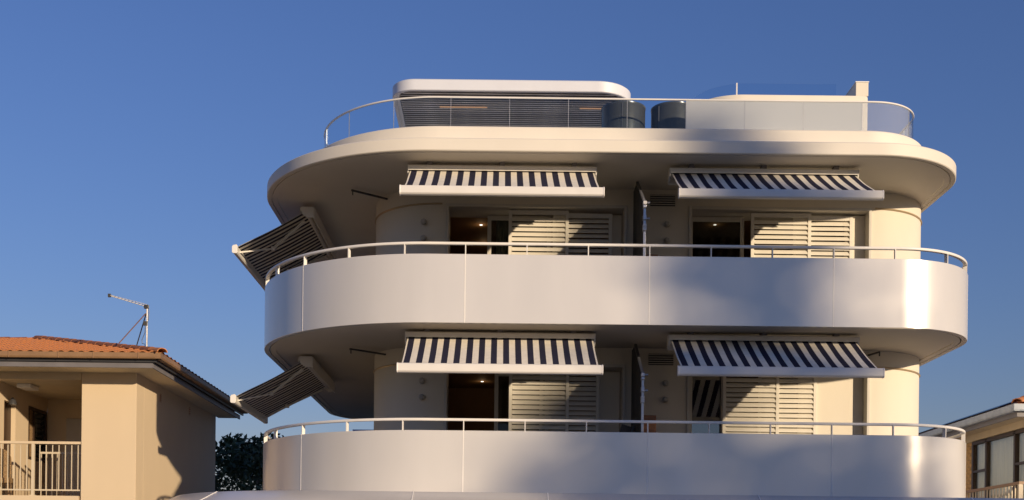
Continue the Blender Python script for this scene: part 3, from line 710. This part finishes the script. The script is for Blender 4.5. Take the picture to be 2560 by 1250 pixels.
# wicker chair on the left house's balcony
Wc = root('wicker_chair', (-10.42, 25.6, 3.07), 'brown woven wicker chair behind the balcony railing at the picture\'s left edge', 'chair')
g = MB(); vs = []; n = 14
for i in range(n + 1):
    t = math.pi * i / n; xx = -10.46 + .24 * math.cos(t); 
    for y_, z_ in ((25.64, 3.45), (25.64, 3.75 + .32 * math.sin(t) ** .6), (25.72, 3.75 + .32 * math.sin(t) ** .6), (25.72, 3.45)): vs.append((xx, y_, z_))
g.add(vs, [(i * 4 + k, i * 4 + (k + 1) % 4, (i + 1) * 4 + (k + 1) % 4, (i + 1) * 4 + k) for i in range(n) for k in range(4)]); g.build('backrest', 'wicker', Wc)
MB().box(-10.68, -10.2, 25.58, 25.84, 3.35, 3.45).build('seat', 'wicker', Wc)
for xx in (-10.66, -10.24):
    for yy in (25.6, 25.78): MB().box(xx, xx + .04, yy, yy + .04, 3.07, 3.35).build('leg', 'wicker', Wc)

# ---- right house
H2 = root('brick_house', (14, 30, 0), 'tan brick house with grey gutter and tall curtained windows beside the flats', 'house')
GX, GY, GZ = 10.95, 26.0, 5.29; X2 = 11.5
g = MB()
g.box(X2, X2 + .2, 29.75, 36, 2.6, 5.06) if False else None
g.box(X2 + .02, X2 + .22, 29.75, 40, 0, 4.9); g.box(X2 + .02, 20, 26.5, 26.7, 0, 2.6); g.box(X2 + .02, X2 + .22, 26.5, 29.75, 0, 2.62)
g.build('wall', 'mortar', H2)
MB().box(X2, X2 + .2, 26.5, 40, 4.9, 5.07).build('head_beam', 'hceil', H2)
bk = MB().box(-.012, .03, -.112, .112, -.036, .036).mesh('brick', 'brick'); bw = None
bwall = MB().box(X2 + .001, X2 + .019, 29.76, 32.5, 2.6, 4.899).build('brick_face', 'mortar', H2)
for c in range(27):
    zz = 2.65 + c * .084
    for q in range(6):
        yy = 29.88 + q * .235 + (.1175 if c % 2 else 0)
        inst(bk, 'brick', bwall, (X2 - .005 + random.uniform(-.003, .003), yy, zz))
# window wall
fy = [29.74, 28.93, 27.33, 26.55]
wf = MB()
for y in fy: wf.box(X2 - .02, X2 + .08, y - .045, y + .045, 2.62, 4.88)
wf.box(X2 - .02, X2 + .08, 26.6, 29.69, 4.80, 4.88)
wf = wf.build('window_frame', 'brown', H2)
for a, b, tr in ((28.975, 29.695, 4.15), (27.375, 28.885, None), (26.595, 27.285, 4.13)):
    MB().box(X2 + .03, X2 + .04, a, b, 2.62, 4.80).build('pane', 'glass', wf)
    if tr: MB().box(X2 - .015, X2 + .07, a, b, tr - .025, tr + .025).build('transom', 'brown', wf)
    n = 16; vs = []
    for i in range(n + 1):
        y = a - .02 + (b - a + .04) * i / n
        for z in (2.62, 4.82): vs.append((X2 + .14 + .025 * math.sin(i * 1.9), y, z))
    MB().add(vs, [(2 * i, 2 * i + 2, 2 * i + 3, 2 * i + 1) for i in range(n)]).build('curtain', 'curtain', wf, smooth=True)
MB().box(X2 + .3, X2 + .36, 26.5, 40, 2.6, 5.06).build('inner_wall', 'room', H2)
# eaves
g = MB(); g.box(GX + .1, X2 + .25, 26.12, 40, 5.07, 5.1); g.box(X2 + .25, 20, 26.12, 26.75, 5.07, 5.1); g.build('soffit', 'hceil', H2)
g = MB(); g.box(GX + .06, GX + .099, 26.08, 40, 5.03, 5.25); g.box(GX + .1, 20, 26.08, 26.119, 5.03, 5.25); g.build('fascia', 'fascia', H2)
pr = [(0, .0), (-.10, .0), (-.115, .03), (-.115, .15), (-.09, .15), (-.09, .02), (0, .02)]
gg = MB(); gg.prism([(GX + .058 + a, 5.14 + b) for a, b in pr], 'y', 25.965, 40); gg.build('gutter', 'ggrey', H2)
gg = MB(); gg.prism([(26.078 + a, 5.14 + b) for a, b in pr], 'x', GX - .05, 20); gg.build('gutter', 'ggrey', H2)
tp = math.tan(R(20)); kk = 4
g = MB(); g.add([(GX, GY, GZ), (20, GY, GZ), (20, GY + kk, GZ + kk * tp), (GX + kk, GY + kk, GZ + kk * tp), (GX, 40, GZ), (GX + kk, 40, GZ + kk * tp), (GX, GY, GZ - .05), (20, GY, GZ - .05), (GX, 40, GZ - .05), (20, 40, GZ - .05)], [(0, 1, 2, 3), (0, 3, 5, 4), (6, 8, 9, 7)])
rf2 = g.build('roof', 'tile', H2)
for j in range(6):
    d = j * .29
    for i in range(9):
        x = GX + .14 + d + i * .202
        inst(tiles[0], 'roof_tile', rf2, (x, GY + d * math.cos(R(20)), GZ + d * math.sin(R(20)) + .015), (R(20) + random.uniform(-.01, .01), random.uniform(-.01, .01), 0))
hd = Vector((kk, kk, kk * tp)).normalized(); e = hd.to_track_quat('Y', 'Z').to_euler()
for i in range(14): inst(cap1, 'hip_cap', rf2, Vector((GX + .02, GY - .0, GZ + .03)) + hd * (i * .40), e)
for k in range(3):                                  # solar panels on the slope facing the flats
    mtx = Matrix.Translation((GX + .1, 27.1 + k * 1.75, GZ + .06)) @ Matrix.Rotation(-R(20), 4, 'Y')
    MB().box(0, 1.0, 0, 1.7, 0, .035, mtx).build('solar_panel', 'solar', H2, bevel=.004)
# balcony railing of the right house
MB().box(GX - .15, 20, 25.6, 40, 2.45, 2.6).build('balcony_slab', 'concrete', H2)
r2 = MB(); r2.box(GX - .06, GX, 25.72, 40, 3.56, 3.62); r2.box(GX - .06, 20, 25.66, 25.72, 3.56, 3.62); r2 = r2.build('balcony_railing', 'gutter', H2)
bl2 = MB().box(-.012, .012, -.012, .012, 0, .96).mesh('baluster', 'rail')
y = 25.75
while y < 34: inst(bl2, 'baluster', r2, (GX - .03, y, 2.6)); y += .165
x = GX + .02
while x < 12: inst(bl2, 'baluster', r2, (x, 25.69, 2.6)); x += .15
MB().box(GX - .065, GX + .005, 25.655, 25.725, 2.6, 3.56).build('railing_post', 'rail', r2)

# ------------------------------------------------------------------ trees
def leaf_cloud(cl, per, size, squash=.7):
    """cl = [(centre, radius)]; returns one bmesh-like MB of small leaf quads"""
    vs = []; fs = []
    for c, r in cl:
        d = rng.normal(size=(per, 3)); d /= np.linalg.norm(d, axis=1)[:, None]; d *= (rng.random(per) ** .45)[:, None] * r; d[:, 2] *= squash
        P = np.array(c) + d
        a = rng.normal(size=(per, 3)); a /= np.linalg.norm(a, axis=1)[:, None]; b = np.cross(a, rng.normal(size=(per, 3))); b /= np.linalg.norm(b, axis=1)[:, None]
        s = size * (.6 + .8 * rng.random(per))[:, None]
        q = np.stack([P - a * s, P + b * s * .45, P + a * s, P - b * s * .45], 1).reshape(-1, 3); k = len(vs)
        vs += [tuple(v) for v in q]; fs += [(k + 4 * i, k + 4 * i + 1, k + 4 * i + 2, k + 4 * i + 3) for i in range(per)]
    return vs, fs
def tree(name, base, h, rad, label, seed, per=170, size=.10, n1=9, cat='tree'):
    random.seed(seed); T = root(name, base, label, cat); bx, by, bz = base
    tk = MB(); top = Vector((bx + .5, by, bz + h * .62)); st = Vector((bx - .3, by, bz))
    pts = [st, st.lerp(top, .3) + Vector((.1, .05, 0)), st.lerp(top, .62) + Vector((-.1, 0, 0)), top]
    tk.tube(pts, [.2, .16, .12, .07], 9); cl = []
    for i in range(n1 * 4):
        f = random.uniform(.3, 1); s = st.lerp(top, f); a = random.uniform(0, 6.28); rr = rad * random.uniform(.25, 1)
        e = Vector((bx + rr * math.cos(a), by + rr * math.sin(a), bz + h * (.30 + .65 * random.random()) - (rr / rad) ** 2 * h * .12))
        if i % 2 == 0: tk.tube([s, s.lerp(e, .5) + Vector((0, 0, .15)), e], [.05, .035, .012], 6)
        cl.append((e, rad * random.uniform(.18, .34)))
    tk.build('trunk', 'bark', T, smooth=True)
    h1 = len(cl) // 2
    for part_, m in ((cl[:h1], 'leaf'), (cl[h1:], 'leaf2')):
        vs, fs = leaf_cloud(part_, per, size)
        me = bpy.data.meshes.new('crown'); me.from_pydata(vs, [], fs); me.materials.append(M[m]); link(bpy.data.objects.new('crown', me), T)
tree('garden_tree', (-9.0, 44, 0), 6.5, 3.0, 'dark leafy tree between the tan house and the flats', 5, per=380, size=.10, n1=11)
# conifer across the street that throws the soft shade on the balcony fronts
def pine(base, h, rmax, label, seed):
    random.seed(seed); T = root('pine_tree', base, label, 'tree'); b = Vector(base)
    MB().tube([b, b + Vector((0, 0, h * .5)), b + Vector((0, 0, h))], [.38, .22, .03], 10).build('trunk', 'bark', T, smooth=True)
    vs = []; fs = []; br = MB(); z = h * .2
    while z < h - .3:
        f = 1 - (z - h * .2) / (h * .8); L = rmax * f ** .8 + .25; n = 6
        a0 = random.uniform(0, 6.28)
        for k in range(n):
            if random.random() < .22: continue
            a = a0 + 6.28 * k / n; d = Vector((math.cos(a), math.sin(a), .12)); Lk = L * random.uniform(.75, 1.1)
            p0 = b + Vector((0, 0, z)); br.tube([p0, p0 + d * Lk], [.05, .01], 5)
            m = int(55 * Lk / 3) + 9
            for q in range(m):
                t = random.uniform(.15, 1); c = p0 + d * Lk * t + Vector((random.uniform(-.3, .3), random.uniform(-.3, .3), random.uniform(-.12, .2)))
                u = Vector((random.uniform(-1, 1), random.uniform(-1, 1), random.uniform(-.3, .8))).normalized() * .34; v = u.cross(d).normalized() * .085; i = len(vs)
                vs += [c - u, c + v, c + u, c - v]; fs += [(i, i + 1, i + 2, i + 3)]
        z += .62 + .5 * f
    br.build('branch', 'bark', T)
    me = bpy.data.meshes.new('crown'); me.from_pydata([tuple(v) for v in vs], [], fs); me.materials.append(M['leaf']); link(bpy.data.objects.new('crown', me), T)
Ld = 55; hz = Vector((SV.x, SV.y)).normalized(); up = Ld * math.tan(R(SUN_EL))
for xf, zf, rm, sd, lab in ((4.1, 10.2, 5.4, 3, 'tallest conifer across the street behind the viewer'), (1.7, 4.7, 6.5, 8, 'broad conifer across the street, behind the viewer and nearest the road bend'), (6.2, 4.4, 6.5, 11, 'shorter conifer across the street behind the viewer')):
    pine((xf + hz.x * Ld, 20.85 + hz.y * Ld, 0), zf + up, rm, lab, sd)
# unseen row added opposite to block low sky, below the sun's path
random.seed(21); k = 0
proto = [o for o in bpy.data.objects if o.name.startswith('pine_tree')][2]
for x in range(-75, 24, 9):
    c = copy_tree(proto); sc = random.uniform(.62, .78); c.scale = (sc * 1.3, sc * 1.3, sc); c.location = (x + random.uniform(-2, 2), -24 + random.uniform(-2, 2), 0)
    c.rotation_euler.z = random.uniform(0, 6.28); c['label'] = 'unseen conifer added behind the viewer to block low sky'; c['group'] = 'added conifers opposite'
